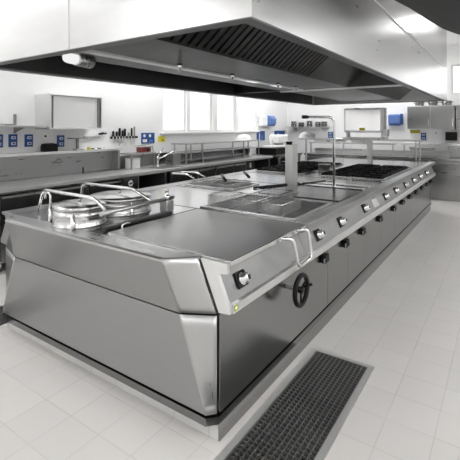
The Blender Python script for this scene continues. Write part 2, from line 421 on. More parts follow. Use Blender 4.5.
# U handle of the tilting griddle
MB().tube([(-1.115, 2.16, .892), (-1.050, 2.20, .895), (-1.04, 2.26, .705), (-1.04, 2.46, .715), (-1.050, 2.42, .91), (-1.115, 2.37, .895)], .0115, 10, .05, 6).build('tilt_handle', SP, isl)
# left side U handle
MB().tube([(-3.25, 3.95, .91), (-3.34, 3.93, .96), (-3.60, 3.90, .955), (-3.62, 4.13, .955), (-3.36, 4.15, .96), (-3.25, 4.17, .91)], .011, 8, .05, 4).build('tilt_handle', SP, isl)
# griddle plate: large flat lid of the tilting pan
gp = MB().prism([(-2.045, 1.645), (-1.30, 1.645), (-1.28, 1.626), (-1.1135, 1.626), (-1.1135, 2.528), (-2.045, 2.528)], 'z', .8985, .905).build('griddle_plate', SG, isl, bevel=.002)
MB().box(-1.1130, -1.104, 1.626, 2.528, .880, .9055).build('griddle_nose', SP, isl, bevel=.002)
# channel and raised bar left of the griddle
MB().box(-2.075, -2.050, 1.63, 2.55, .8985, .9015).build('joint_seal', BLK, isl)
MB().box(-2.125, -2.085, 1.66, 2.28, .8985, .928).build('hinge_cover', SI, isl, bevel=.006)
# small hook tap
MB().tube([(-1.99, 1.71, .898), (-1.99, 1.71, .945), (-1.985, 1.74, .955), (-1.98, 1.765, .948)], .006, 8, .012, 4).build('hook', SP, isl)
MB().box(-2.03, -1.95, 1.69, 1.73, .8985, .904).build('hook_base', BLK, isl, bevel=.002)
# cross joints of the deck between units
for y in (2.56, 3.42, 4.20, 5.02): MB().box(mx(-1.29), -1.20, y, y + .006, .8983, .8998).build('deck_joint', DARKN, isl)
for y in (4.20, 4.42):
    MB().box(-2.0, -1.23, y + .03, y + .13, .8983, .912).build('deck_strip', SP, isl, bevel=.004)
# flat hot plate
MB().box(-2.05, -1.225, 3.50, 4.17, .8983, .906).build('hot_plate', SK, isl, bevel=.003)
# fryer rim (right) and open well (left)
def rim_frame(x0, x1, y0, y1, z1, w, nm, mat):
    m = MB().box(x0, x1, y0, y0 + w, .8983, z1).box(x0, x1, y1 - w, y1, .8983, z1).box(x0, x0 + w, y0 + w, y1 - w, .8983, z1).box(x1 - w, x1, y0 + w, y1 - w, .8983, z1)
    o = m.build(nm, mat, isl, bevel=.003); return o
r_ = rim_frame(-2.08, -1.225, 2.60, 3.36, .912, .03, 'fryer_rim', SD)
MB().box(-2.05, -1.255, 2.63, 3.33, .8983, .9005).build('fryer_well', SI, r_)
r2 = rim_frame(-3.02, -2.34, 3.50, 4.02, .912, .025, 'well_rim', SD)
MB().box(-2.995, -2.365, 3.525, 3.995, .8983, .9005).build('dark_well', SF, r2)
# burner trays
for (x0, x1, y0, y1) in ((-2.10, -1.25, 5.20, 6.98), (-3.10, -2.36, 5.20, 6.98)):
    r3 = rim_frame(x0, x1, y0, y1, .915, .02, 'burner_tray_rim', SD)
    MB().box(x0 + .02, x1 - .02, y0 + .02, y1 - .02, .8983, .9005).build('burner_tray', IRON, r3)

# fryer baskets: wire boxes standing in the fryer
def basket(x0, x1, y0, y1, z1, lab, handle=None):
    z0 = .9012
    t = root('fryer_basket', ((x0 + x1) / 2, (y0 + y1) / 2, z0), lab, 'fryer basket', 'wire fryer baskets')
    m = MB()
    for z in (z0 + .003, z1):
        m.tube([(x0, y0, z), (x1, y0, z), (x1, y1, z), (x0, y1, z), (x0, y0, z)], .005 if z == z1 else .0025, 6)
    m.build('rim', SP, t)
    w = MB(); nx = 14; ny = 14
    for i in range(nx + 1):
        x = x0 + (x1 - x0) * i / nx
        for y in (y0, y1): w.box(x - .0012, x + .0012, y - .0012, y + .0012, z0, z1)
        w.box(x - .0012, x + .0012, y0, y1, z0, z0 + .0024)
    for i in range(ny + 1):
        y = y0 + (y1 - y0) * i / ny
        for x in (x0, x1): w.box(x - .0012, x + .0012, y - .0012, y + .0012, z0, z1)
        w.box(x0, x1, y - .0012, y + .0012, z0, z0 + .0024)
    for k in range(1, 5):
        z = z0 + (z1 - z0) * k / 5
        w.box(x0, x1, y0 - .001, y0 + .001, z - .001, z + .001).box(x0, x1, y1 - .001, y1 + .001, z - .001, z + .001)
        w.box(x0 - .001, x0 + .001, y0, y1, z - .001, z + .001).box(x1 - .001, x1 + .001, y0, y1, z - .001, z + .001)
    w.build('mesh', S, t)
    if handle:
        a, b, c = [Vector(q) for q in handle]
        MB().tube([a, b], .0045, 8).build('stem', SP, t)
        MB().tube([b, c], .017, 10).build('grip', BLK, t)
    return t
basket(-2.04, -1.84, 2.66, 2.90, 1.0, 'small wire fryer basket at the left end of the near fryer')
basket(-1.80, -1.58, 2.66, 3.30, .99, 'long wire fryer basket in the near fryer, its black handle pointing to the right', ((-1.80, 3.2, .99), (-1.95, 3.25, .985), (-1.74, 3.78, .985)))
basket(-1.54, -1.36, 2.66, 3.0, .985, 'wire fryer basket nearest the control knobs')
basket(-2.96, -2.72, 3.56, 3.96, .94, 'wire fryer basket in the left well, short black handle up, left of the pair', ((-2.72, 3.60, .94), (-2.62, 3.74, .955), (-2.864, 4.013, .975)))
basket(-2.66, -2.42, 3.56, 3.96, .94, 'wire fryer basket in the left well, short black handle up, right of the pair', ((-2.52, 3.96, .94), (-2.56, 4.15, .955), (-2.80, 4.42, .975)))
# steel lid panel leaning up between fryer baskets (dark edge)
# long black-handled scraper lying across
def rod(p0, p1, lab):
    t = root('spatula', p0, lab, 'spatula', 'long handled spatulas')
    a, b = Vector(p0), Vector(p1); d = (b - a).normalized(); s = d.cross(Vector((0, 0, 1)))
    MB().tube([a + Vector((0, 0, .012)), b + Vector((0, 0, .012))], .010, 10).build('handle', BLK, t)
    e = b + d * .16
    MB().slab([b - s * .012 + Vector((0, 0, .008)), e - s * .035 + Vector((0, 0, .004)), e + s * .035 + Vector((0, 0, .004)), b + s * .012 + Vector((0, 0, .008))], .002).build('blade', SP, t)
rod((-1.98, 4.07, .899), (-1.80, 4.66, .899), 'black handled steel spatula lying on the worktop behind the steel column')

# kettles ------------------------------------------------------------------
def kettle(cx, cy, r, h, lab, clampdir):
    z0 = .8985
    t = root('boiling_kettle', (cx, cy, z0), lab, 'kettle', 'round lidded boiling kettles')
    MB().lathe((cx, cy, z0), (0, 0, 1), [(r * 1.05, 0), (r * 1.05, .012), (r, .02), (r, h * .50), (r * 1.015, h * .53), (r * 1.015, h * .60), (r, h * .62), (r, h * .78)], 48).build('pan_body', SKE, t)
    MB().lathe((cx, cy, z0 + h * .785), (0, 0, 1), [(r * .99, 0), (r * 1.03, .003), (r * 1.03, h * .14), (r * 1.0, h * .18), (r * .85, h * .24), (r * .5, h * .30), (0, h * .32)], 48).build('lid', SD, t)
    # knob in the middle of the lid
    MB().lathe((cx, cy, z0 + h * 1.085), (0, 0, 1), [(.008, 0), (.008, .006), (.013, .008), (.013, .014), (.0, .015)], 16).build('lid_knob', SP, t)
    # front clamp
    d = Vector((math.cos(clampdir), math.sin(clampdir), 0)); p = Vector((cx, cy, 0)) + d * (r * 1.03 + .012)
    c = MB().lathe((p.x, p.y, z0), (0, 0, 1), [(.017, 0), (.017, .045), (.012, .05), (.012, .09), (.008, .092), (.008, .10), (0, .101)], 16).build('clamp', SP, t)
    MB().box(p.x - .008, p.x + .008, p.y - .008, p.y + .008, z0 + .05, z0 + .075).build('clamp_nut', BLK, c)
    return t
k1 = kettle(-2.425, 1.71, .172, .140, 'smaller round lidded steel kettle at the near corner of the island', math.radians(-48))
k2 = kettle(-2.53, 2.15, .235, .130, 'larger round lidded steel kettle just behind the near one', math.radians(-20))
# tubular lid arms + hinge bar
ha = root('lid_lifting_frame', (-2.2, 2.0, .8985), 'tubular steel lid lifting frame with two bent arms over the two kettles', 'lifting frame')
MB().tube([(-3.04, 1.77, .8990), (-2.90, 1.73, 1.085), (-2.19, 1.665, 1.098), (-2.135, 1.70, 1.01)], .0115, 12, .06, 6).build('lid_arm', SP, ha)
MB().tube([(-3.10, 2.20, .8990), (-3.05, 2.18, 1.072), (-2.36, 2.14, 1.085), (-2.17, 2.14, 1.01)], .0115, 12, .06, 6).build('lid_arm', SP, ha)
MB().tube([(-2.135, 1.66, 1.003), (-2.19, 2.40, 1.003)], .0145, 14).build('hinge_bar', S, ha)
MB().box(-2.225, -2.150, 2.285, 2.365, .8990, .992).build('hinge_post', S, ha, bevel=.006)
MB().lathe((-2.187, 2.325, .992), (0, 0, 1), [(.024, 0), (.024, .035), (.013, .04), (.013, .068), (.017, .07), (.017, .084), (.008, .086)], 16).build('hinge_cap', SP, ha)
# water tap in front of the near kettle
tp = root('kettle_tap', (-2.635, 1.625, .8990), 'gooseneck steel water tap at the left of the near kettle', 'tap')
MB().lathe((-2.635, 1.625, .8990), (0, 0, 1), [(.016, 0), (.016, .05), (.012, .055), (.014, .085), (.011, .09)], 16).build('tap_body', SP, tp)
MB().tube([(-2.635, 1.625, .98), (-2.635, 1.625, 1.095), (-2.70, 1.63, 1.095), (-2.715, 1.635, 1.05)], .008, 10, .035, 6).build('spout', SP, tp)

# pan supports on the ranges (each a lift-off cast iron grid)
def pan_support(x, y, lab, sx=.355, sy=.54):
    t = root('pan_support', (x, y, .9008), lab, 'pan support', 'cast iron pan supports on the open burners')
    m = MB(); z0, z1 = .918, .936
    for xx in (x - sx/2, x + sx/2 - .014): m.box(xx, xx + .014, y - sy/2, y + sy/2, z0, z1)
    for yy in (y - sy/2, y, y + sy/2 - .014): m.box(x - sx/2, x + sx/2, yy, yy + .014, z0, z1)
    for yy in (y - sy/4, y + sy/4):
        for a in range(8):
            an = a * PI / 4 + PI / 8; c, s = math.cos(an), math.sin(an)
            m.tube([(x + c * .05, yy + s * .04, z1 + .003), (x + c * .17, yy + s * .115, z1 + .003)], .006, 6)
    for xx in (x - sx/2 + .007, x + sx/2 - .007):
        for yy in (y - sy/2 + .007, y + sy/2 - .007): m.box(xx - .007, xx + .007, yy - .007, yy + .007, .9008, z0)
    m.build('grid', IRON, t)
    for yy in (y - sy/4, y + sy/4):
        MB().lathe((x, yy, .9008), (0, 0, 1), [(.05, 0), (.05, .012), (.035, .016), (.035, .022), (0, .024)], 16).build('burner_cap', IRON, t)
    return t
row = ['nearest', 'middle', 'farthest']
for side, x0 in (('right', -1.90), ('left', -2.915)):
    for j in range(3):
        for i in range(2):
            pan_support(x0 + i * (.42 if side == 'right' else .365), 5.50 + j * .57, 'cast iron pan support, %s row of the %s range, %s of the pair' % (row[j], side, ('left', 'right')[i]))

rp = root('saucepan', (-2.235, 5.75, .8985), 'steel saucepan standing between the two ranges on the island', 'saucepan')
MB().lathe((-2.235, 5.75, .8990), (0, 0, 1), [(.085, 0), (.09, .01), (.09, .10), (.094, .102), (.094, .108)], 28).build('pan', S, rp)
MB().tube([(-2.16, 5.70, .99), (-2.0, 5.58, 1.03)], .008, 8).build('handle', BLK, rp)
# column on the island
cm = root('service_column', (-1.83, 3.78, .8985), 'tall square stainless steel service column standing on the island worktop', 'column')
MB().box(-1.815, -1.73, 3.62, 3.73, .9185, 1.385).build('post', S, cm, bevel=.004)
MB().box(-1.825, -1.72, 3.61, 3.74, .9063, .918).build('foot_plate', S, cm, bevel=.003)
for dx, dy in ((.035, -.12), (.065, -.12), (.05, -.085)):
    MB().lathe((-1.83 + dx, 3.76 + dy, 1.385), (0, 0, 1), [(.014, 0), (.014, .015), (.02, .018), (.02, .03), (0, .031)], 14).build('control_button', BLK, cm)
# swivel filling tap
ft = root('swivel_tap', (-1.56, 4.30, .9), 'tall thin swivel water pipe bent left at the top, standing on the island', 'tap')
MB().lathe((-1.56, 4.30, .8985), (0, 0, 1), [(.025, 0), (.025, .02), (.016, .025), (.016, .06)], 16).build('base', SP, ft)
MB().tube([(-1.56, 4.30, .94), (-1.56, 4.30, 1.67), (-1.80, 4.135, 1.67)], .0135, 12, .07, 7).build('pipe', SP, ft)
MB().cyl((-1.797, 4.137, 1.67), (-1.85, 4.10, 1.67), .02, 14).build('outlet', BLK, ft)

# over-shelf across the far end with salamander grill
osf = root('island_over_shelf', (-2.3, 7.45, .9), 'steel over-shelf on posts across the far end of the cooking island', 'shelf')
MB().box(-3.40, -1.13, 7.36, 7.70, 1.315, 1.338).build('shelf_board', S, osf, bevel=.003)
for x in (-3.30, -1.28, -1.22): MB().box(x - .013, x + .013, 7.50, 7.53, .8985, 1.315).build('post', S, osf, bevel=.003)
MB().box(-2.09, -2.01, 7.46, 7.54, .8985, 1.315).build('centre_post', S, osf, bevel=.003)
sg = root('salamander_grill', (-2.15, 7.5, 1.338), 'boxy stainless salamander grill with polished front on the over-shelf', 'grill')
MB().box(-2.50, -1.80, 7.42, 7.68, 1.46, 1.905).build('body', S, sg, bevel=.006)
MB().box(-2.47, -1.84, 7.40, 7.419, 1.49, 1.88).build('front_panel', SP, sg, bevel=.004)
MB().box(-2.52, -1.76, 7.38, 7.66, 1.348, 1.372).build('drip_tray', S, sg, bevel=.003)
for x in (-2.46, -1.83): MB().box(x - .015, x + .015, 7.46, 7.62, 1.372, 1.46).build('side_rail', S, sg)
for x in (-2.4, -1.9): MB().box(x - .015, x + .015, 7.5, 7.56, 1.3385, 1.348).build('foot', BLK, sg)
MB().box(-1.80, -1.735, 7.42, 7.60, 1.39, 1.52).build('control_box', S, sg, bevel=.003)
MB().box(-2.21, -2.11, 7.394, 7.4, 1.50, 1.545).build('rating_label', YEL, sg)

# ------------------------------------------------------------------ exhaust hood
hd = root('exhaust_hood', (-2.26, 5.0, 2.05), 'huge stainless exhaust hood hanging from the ceiling over the cooking island', 'hood')
HX0, HX1, HY0, HY1, HZ, HS = -3.62, -.93, 1.53, 8.62, 2.05, 2.635
t_ = .02; FL = .09
MB().box(HX0, -2.278, HY0, HY0 + t_, HZ, ZC - .001).build('near_panel', SH, hd)
MB().box(-2.274, HX1, HY0, HY0 + t_, HZ, ZC - .001).build('near_panel', SH, hd)
MB().box(-2.281, -2.271, HY0 - .004, HY0 - .0005, HZ, ZC - .001).build('seam_strip', SP, hd)
MB().box(HX1 - t_, HX1, HY0 + t_, HY1, HZ, HS).build('side_panel', SH, hd)
MB().box(HX1 - t_, HX1 - .002, HY0 + t_, HY1, HS + .001, ZC - .001).build('upper_cladding', SH, hd)
MB().box(HX1 - .001, HX1 + .010, HY0, HY1, HS - .012, HS + .010).build('seam_strip', SP, hd)
MB().box(HX0, HX0 + t_, HY0 + t_, HY1, HZ, ZC - .001).build('side_panel', SH, hd)
MB().box(HX0 + t_, HX1 - t_, HY1 - t_, HY1, HZ, ZC - .001).build('far_panel', SH, hd)
fl = MB().box(HX0 + t_, HX1 - t_, HY0 + t_, HY0 + FL, HZ, HZ + .015).box(HX0 + t_, HX1 - t_, HY1 - FL, HY1 - t_, HZ, HZ + .015)
fl.box(HX1 - FL, HX1 - t_, HY0 + FL, HY1 - FL, HZ, HZ + .015).box(HX0 + t_, HX0 + FL, HY0 + FL, HY1 - FL, HZ, HZ + .015)
fl.build('rim_flange', SFL, hd)
MB().box(HX0 + t_, HX1 - t_, HY0 + t_, HY1 - t_, 2.50, 2.52).build('inner_roof', SF, hd)  # roof given a dark colour for the shade under the hood
MB().box(HX0 + t_ + .0005, HX0 + t_ + .005, HY0 + FL, HY1 - FL, HZ + .016, 2.499).build('inner_shade_sheet', SF, hd)  # added dark sheet, painting the shade on the hood's left inner side
# central plenum: underside channel + sloping banks
BXa, BXb, BZa, BZb = -1.77, -1.28, 2.10, 2.50
YD = 5.40
for (ya, yb) in ((HY0 + t_, YD - .03), (YD + .05, HY1 - t_)):
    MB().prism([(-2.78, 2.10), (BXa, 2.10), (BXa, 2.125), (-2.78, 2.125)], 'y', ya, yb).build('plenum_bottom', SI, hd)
    MB().prism([(-2.80, 2.10), (-2.78, 2.10), (-2.78, 2.13), (-3.22, 2.50), (-3.25, 2.50)], 'y', ya, yb).build('left_bank', SF, hd)  # dark colour holds the deep shade left of the plenum
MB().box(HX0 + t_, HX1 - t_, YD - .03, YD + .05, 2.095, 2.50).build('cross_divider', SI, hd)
MB().box(-2.78, -1.02, YD - .02, YD + .04, 2.075, 2.0945).build('cross_beam', SB, hd)
# plain sloping panels where there are no filters
def bankpt(t, off=0):   # point on the bank plane
    x = BXa + (BXb - BXa) * t; z = BZa + (BZb - BZa) * t
    n = Vector((BZb - BZa, 0, -(BXb - BXa))).normalized()
    return Vector((x, 0, z)) + n * off
def bankslab(y0, y1, t0, t1, o0, o1):
    a, b = bankpt(t0, o1), bankpt(t1, o1); c, d = bankpt(t0, o0), bankpt(t1, o0)
    return [(c.x, y0, c.z), (d.x, y0, d.z), (d.x, y1, d.z), (c.x, y1, c.z)], [(a.x, y0, a.z), (b.x, y0, b.z), (b.x, y1, b.z), (a.x, y1, a.z)]
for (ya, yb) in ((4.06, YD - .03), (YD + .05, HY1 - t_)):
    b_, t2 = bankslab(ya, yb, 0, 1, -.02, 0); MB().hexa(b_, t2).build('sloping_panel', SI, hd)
# baffle filters: cassettes of slats
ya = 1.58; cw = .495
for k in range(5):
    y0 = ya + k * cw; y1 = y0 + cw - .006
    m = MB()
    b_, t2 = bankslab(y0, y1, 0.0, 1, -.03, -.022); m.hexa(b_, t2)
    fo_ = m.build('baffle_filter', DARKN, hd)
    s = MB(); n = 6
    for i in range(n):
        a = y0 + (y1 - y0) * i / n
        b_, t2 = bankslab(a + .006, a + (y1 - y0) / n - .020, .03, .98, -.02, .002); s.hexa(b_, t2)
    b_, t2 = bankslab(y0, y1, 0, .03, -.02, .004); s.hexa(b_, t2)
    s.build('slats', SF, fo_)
# light strip along the plenum underside
MB().box(-2.48, -2.39, 1.62, YD - .04, 2.085, 2.0995).build('light_strip', SB, hd)
for y in (3.9, 4.5):
    MB().box(-2.46, -2.41, y, y + .22, 2.079, 2.0848).build('strip_lamp', HLAMP, hd)
# fire suppression nozzle pipes and small fittings
for y in (2.6, 3.4, 4.4, 4.9):
    MB().lathe((-2.30, y, 2.0995), (0, 0, -1), [(.022, 0), (.022, .03), (.012, .035), (.012, .06)], 14).build('nozzle', SP, hd)
# vapour-proof lamp near the front left
lp = MB().lathe((-2.66, 1.755, 2.075), (-.25, 1, 0), [(.02, 0), (.04, .015), (.044, .04), (.044, .10), (.03, .11), (0, .112)], 24).build('lamp_bowl', HLAMP, hd)
MB().lathe((-2.687, 1.865, 2.075), (-.25, 1, 0), [(.045, 0), (.052, .01), (.052, .16), (.03, .17)], 24).build('lamp_housing', S, lp)
MB().box(-2.74, -2.58, 1.72, 2.1, 2.131, 2.138).build('lamp_bracket', S, lp)

# dark canopy near the right, rounded edge
arc = [(-.77, 3.44), (-.70, 3.80), (-.655, 4.13), (-.61, 4.47), (-.55, 4.83), (-.47, 5.12), (-.37, 5.42)]
cp = root('dark_ceiling_canopy', (-.4, 4.0, 2.6), 'dark curved extractor canopy at the upper right, close to the camera', 'canopy')
poly = [(-.82, 3.1)] + arc + [(-.2, 5.5), (-.05, 5.3), (-.05, 3.1)]
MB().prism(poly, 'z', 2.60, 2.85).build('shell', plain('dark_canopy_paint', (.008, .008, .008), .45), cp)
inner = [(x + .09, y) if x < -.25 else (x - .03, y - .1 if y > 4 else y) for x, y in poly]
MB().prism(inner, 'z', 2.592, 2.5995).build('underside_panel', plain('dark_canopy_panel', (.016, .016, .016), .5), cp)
for x, y in ((-.3, 3.4), (-.15, 3.4), (-.2, 5.1)): MB().cyl((x, y, 2.85), (x, y, ZC), .015, 8).build('hanger', S, cp)

# ------------------------------------------------------------------ left counter row
NX = -4.40
ct = root('left_worktop', (-4.75, 5.0, .86), 'long stainless steel worktop along the left wall, with raised upstand', 'worktop')
MB().box(XL + .003, NX, 1.0, 8.16, .86, .90).build('top', SW, ct, bevel=.004)
MB().box(XL + .003, XL + .03, 4.25, 8.16, .90, 1.10).build('upstand', SC, ct, bevel=.002)
# raised ledge with panel
lg = root('wall_ledge', (-5.0, 2.6, .9), 'raised stainless ledge with tall panel behind the left worktop', 'ledge')
MB().box(-5.095, -5.03, 1.0, 4.17, .902, 1.205).build('panel', SC, lg)
MB().box(-5.095, -4.88, 1.0, 4.22, 1.205, 1.235).build('ledge_board', SB, lg, bevel=.003)
MB().box(-5.095, -4.90, 4.13, 4.17, .902, 1.204).build('end_cheek', SC, lg, bevel=.002)
MB().box(-4.97, -4.94, 3.55, 3.555, .902, .99).build('junction_seam', DARKN, lg)
def cab(y0, y1, kind, lab):
    t = root('base_cabinet', ((XL + NX) / 2, (y0 + y1) / 2, 0), lab, 'cabinet', 'stainless base cabinets under the left worktop')
    x0, x1 = XL + .02, NX - .05
    bm_ = MB().box(x0, x1, y0 + .002, y0 + .022, .1, .858).box(x0, x1, y1 - .022, y1 - .002, .1, .858).box(x0, x1, y0 + .022, y1 - .022, .1, .12).box(x0, x0 + .02, y0 + .022, y1 - .022, .12, .858)
    bm_.box(x0 + .02, x1, y0 + .022, y1 - .022, .84, .858)
    bm_.build('body', SC, t)
    for xx in (x0 + .05, x1 - .06):
        for yy in (y0 + .05, y1 - .05): MB().cyl((xx, yy, 0), (xx, yy, .1), .018, 12).build('leg', S, t)
    if kind == 'door':
        d = MB().box(x1 + .001, x1 + .022, y0 + .012, y1 - .012, .13, .825).build('door', SK, t, bevel=.003)
        MB().box(x1 + .022, x1 + .034, y0 + .02, y1 - .02, .795, .818).build('handle', S, d, bevel=.003)
    elif kind == 'drawers':
        for a, b in ((.13, .36), (.37, .60), (.61, .825)):
            d = MB().box(x1 + .001, x1 + .022, y0 + .012, y1 - .012, a, b).build('drawer', SK, t, bevel=.003)
            MB().box(x1 + .022, x1 + .034, y0 + .02, y1 - .02, b - .03, b - .008).build('handle', S, d, bevel=.003)
    elif kind == 'panel':
        d = MB().box(x1 + .001, x1 + .022, y0 + .008, y1 - .008, .13, .85).build('control_panel', SK, t, bevel=.003)
        c = (y0 + y1) / 2
        MB().lathe((x1 + .022, c, .76), (1, 0, 0), [(.045, 0), (.045, .006), (.03, .012), (0, .013)], 20).build('display', SP, d)
        MB().box(x1 + .022, x1 + .026, c - .05, c + .05, .70, .71).build('badge', SP, d)
    elif kind == 'open':
        MB().box(x0 + .025, x1 - .02, y0 + .03, y1 - .03, .42, .44).build('inner_shelf', S, t)
        MB().box(x0 + .02, x0 + .024, y0 + .022, y1 - .022, .12, .84).build('shade_back', DARKN, t)  # dark sheets on back and sides put the niche's shade into colour
        MB().box(x0 + .03, x1 - .02, y0 + .0225, y0 + .03, .121, .839).build('shade_side', DARKN, t)
        MB().box(x0 + .03, x1 - .02, y1 - .03, y1 - .0225, .121, .839).build('shade_side', DARKN, t)
cab(1.05, 2.14, 'door', 'leftmost base cabinet under the left worktop, cut by the picture edge')
cab(2.15, 3.25, 'door', 'wide stainless door cabinet under the left worktop, behind the near kettle')
cab(3.26, 3.80, 'door', 'stainless door cabinet left of the narrow control panel cabinet')
cab(3.81, 4.11, 'panel', 'narrow cabinet with round display left of the open dark niche')
cab(4.12, 4.72, 'open', 'open dark cabinet niche under the sink tap')
cab(4.80, 5.50, 'door', 'stainless door cabinet right of the open niche')
cab(5.51, 6.00, 'drawers', 'drawer cabinet under the left row, first of the drawer pair')
cab(6.01, 6.60, 'drawers', 'drawer cabinet under the left row, second of the drawer pair')
cab(6.61, 7.05, 'door', 'narrow stainless door cabinet right of the drawer cabinets')
cab(7.06, 7.40, 'panel', 'narrow control panel cabinet near the far end of the left row')
cab(7.41, 8.12, 'open', 'open dark niche at the far end of the left row')

# bridge shelf over the left worktop
bs = root('bridge_shelf', (-4.8, 6.75, .9), 'two-tier steel bridge shelf standing on the left worktop under the windows', 'shelf')
MB().box(-5.0, -4.64, 5.42, 8.10, 1.245, 1.268).build('shelf_board', S, bs, bevel=.002)
MB().box(-4.98, -4.70, 5.46, 8.06, 1.085, 1.10).build('shelf_board', S, bs, bevel=.002)
for y in (5.48, 5.94, 7.38, 8.02):
    for x in (-4.69, -4.97): MB().box(x - .012, x + .012, y - .012, y + .012, .9005, 1.245).build('post', S, bs)
MB().box(-5.04, -5.01, 5.3, 8.15, .95, 1.10).build('back_panel', SK, bs)

# dome covers
def dome(x, y, z, r, h, lab):
    single(MB().lathe((x, y, z), (0, 0, 1), [(r * 1.04, 0), (r * 1.04, .008), (r, .012), (r * .96, h * .35), (r * .8, h * .7), (r * .5, h * .92), (r * .15, h), (0, h)], 32), 'dome_cover', WHITE, (x, y, z), lab, 'dome cover', 'white domes')
dome(-4.80, 7.55, 1.2685, .17, .13, 'white dome cover on the bridge shelf below the rightmost window')
dome(-3.28, 7.52, 1.3385, .16, .13, 'white dome cover on the left end of the island over-shelf')

# wall cupboard
wc = root('wall_cupboard', (-4.92, 3.33, 1.53), 'stainless wall cupboard with pale sliding door on the left wall', 'cupboard')
y0, y1, z0, z1, xf = 2.925, 3.72, 1.53, 1.985, -4.75
b_ = MB().box(XL + .002, xf, y0, y0 + .02, z0, z1).box(XL + .002, xf, y1 - .02, y1, z0, z1).box(XL + .002, xf, y0 + .02, y1 - .02, z0, z0 + .02).box(XL + .002, xf, y0 + .02, y1 - .02, z1 - .02, z1).box(XL + .002, XL + .01, y0 + .02, y1 - .02, z0 + .02, z1 - .02)
b_.build('body', SB, wc, bevel=.002)
MB().box(xf - .04, xf - .025, y0 + .06, y1 - .065, z0 + .022, z1 - .022).build('sliding_door', plain('pale_door', (.80, .80, .795), .2), wc, bevel=.002)
MB().box(xf - .06, xf - .045, y0 + .022, y1 - .022, z0 + .022, z1 - .022).build('rear_sliding_door', SC, wc)
MB().box(xf - .024, xf - .006, y1 - .065, y1 - .045, z0 + .022, z1 - .022).build('door_handle', SC, wc)
# wall shelf left of the cupboard
ws = root('wall_shelf', (-4.97, 2.2, 1.555), 'thin stainless wall shelf left of the wall cupboard', 'shelf')
MB().box(XL + .002, -4.83, 1.2, 2.92, 1.555, 1.578).build('shelf_board', S, ws, bevel=.002)
for y in (1.6, 2.66): MB().box(XL + .002, XL + .02, y - .014, y + .014, 1.48, 1.72).build('bracket', SC, ws)
MB().prism([(XL + .02, 1.554), (-4.87, 1.554), (XL + .02, 1.49)], 'y', 2.65, 2.67).build('bracket', SC, ws)
single(MB().box(-5.0, -4.9, 2.44, 2.58, 1.5782, 1.598), 'steel_tray', SC, (-4.95, 2.51, 1.5782), 'small flat steel tray on the wall shelf left of the cupboard', 'tray', bevel=.004)

# sockets
def socket(y, z, lab, x=XL, h=.16, w=.105, back=False):
    def B(a0, a1, d0, d1, c0, c1):
        if back: return MB().box(y + a0, y + a1, YB - d1, YB - d0, c0, c1)
        return MB().box(XL + d0, XL + d1, y + a0, y + a1, c0, c1)
    loc = (y, YB, z) if back else (XL, y, z)
    t = root('wall_socket', loc, lab, 'socket', 'blue wall sockets')
    B(-w/2, w/2, .001, .02, z - h/2, z + h/2).build('plate', BLUE, t, bevel=.003)
    for k in (-1, 1):
        c = z + k * h * .23
        o = B(-w * .24, w * .24, .021, .03, c - h * .11, c + h * .11).build('outlet', WHITE, t, bevel=.003)
        B(-w * .14, w * .14, .0303, .034, c - h * .07, c + h * .07).build('flap', LBLUE if k == 1 else BLUE, o)
socket(2.46, 1.39, 'blue double wall socket at the left picture edge')
socket(2.635, 1.39, 'blue double wall socket under the thin wall shelf, left of the pair')
socket(2.838, 1.385, 'blue double wall socket just left of the black toaster box')
socket(3.29, 1.365, 'blue double wall socket under the wall cupboard, right of the black box')
socket(-3.83, 1.35, 'blue double wall socket on the back wall beside the upright pipe', back=True, w=.13)
socket(-1.59, 1.34, 'blue double wall socket on the back wall under the large cupboard', back=True, w=.11, h=.165)

# hygiene notice board
nb = root('notice_board', (XL, 4.94, 1.28), 'blue notice sign with white figures on the left wall', 'sign')
MB().box(XL + .001, XL + .008, 4.79, 5.10, 1.275, 1.46).build('board', BLUE, nb)
for y, z, r in ((4.86, 1.41, .028), (4.99, 1.41, .028)):
    MB().lathe((XL + .0085, y, z), (1, 0, 0), [(r, 0), (r, .001)], 16).build('pictogram', WHITE, nb)
MB().box(XL + .0085, XL + .0095, 4.82, 4.92, 1.30, 1.35).build('pictogram', WHITE, nb)
MB().prism([(4.95, 1.29), (5.06, 1.29), (5.05, 1.33), (5.0, 1.35)], 'x', XL + .0085, XL + .0095).build('pictogram', LBLUE, nb)
ys_ = root('yellow_sign', (XL, 5.28, 1.29), 'small yellow sign on the left wall below the first window', 'sign')
MB().box(XL + .001, XL + .006, 5.19, 5.37, 1.29, 1.395).build('board', YEL, ys_)
MB().box(XL + .0065, XL + .0075, 5.27, 5.33, 1.305, 1.345).build('symbol', OLV, ys_)
for y0_, y1_, lab, g in ((8.62, 9.02, 'blue notice sign on the left wall beyond the last window', 0), (9.55, 10.15, 'blue notice sign in the back corner beside the slicer', 1)):
    t = root('notice_board', (XL, (y0_ + y1_) / 2, 1.3), lab, 'sign')
    MB().box(XL + .001, XL + .01, y0_, y1_, 1.22, 1.46).build('board', BLUE, t)
    MB().box(XL + .0105, XL + .012, y0_ + .28 * (y1_ - y0_), y0_ + .36 * (y1_ - y0_), 1.25, 1.40).build('pictogram', WHITE, t)
    MB().box(XL + .0105, XL + .012, y0_ + .55 * (y1_ - y0_), y0_ + .75 * (y1_ - y0_), 1.25, 1.36).build('pictogram', LBLUE, t)

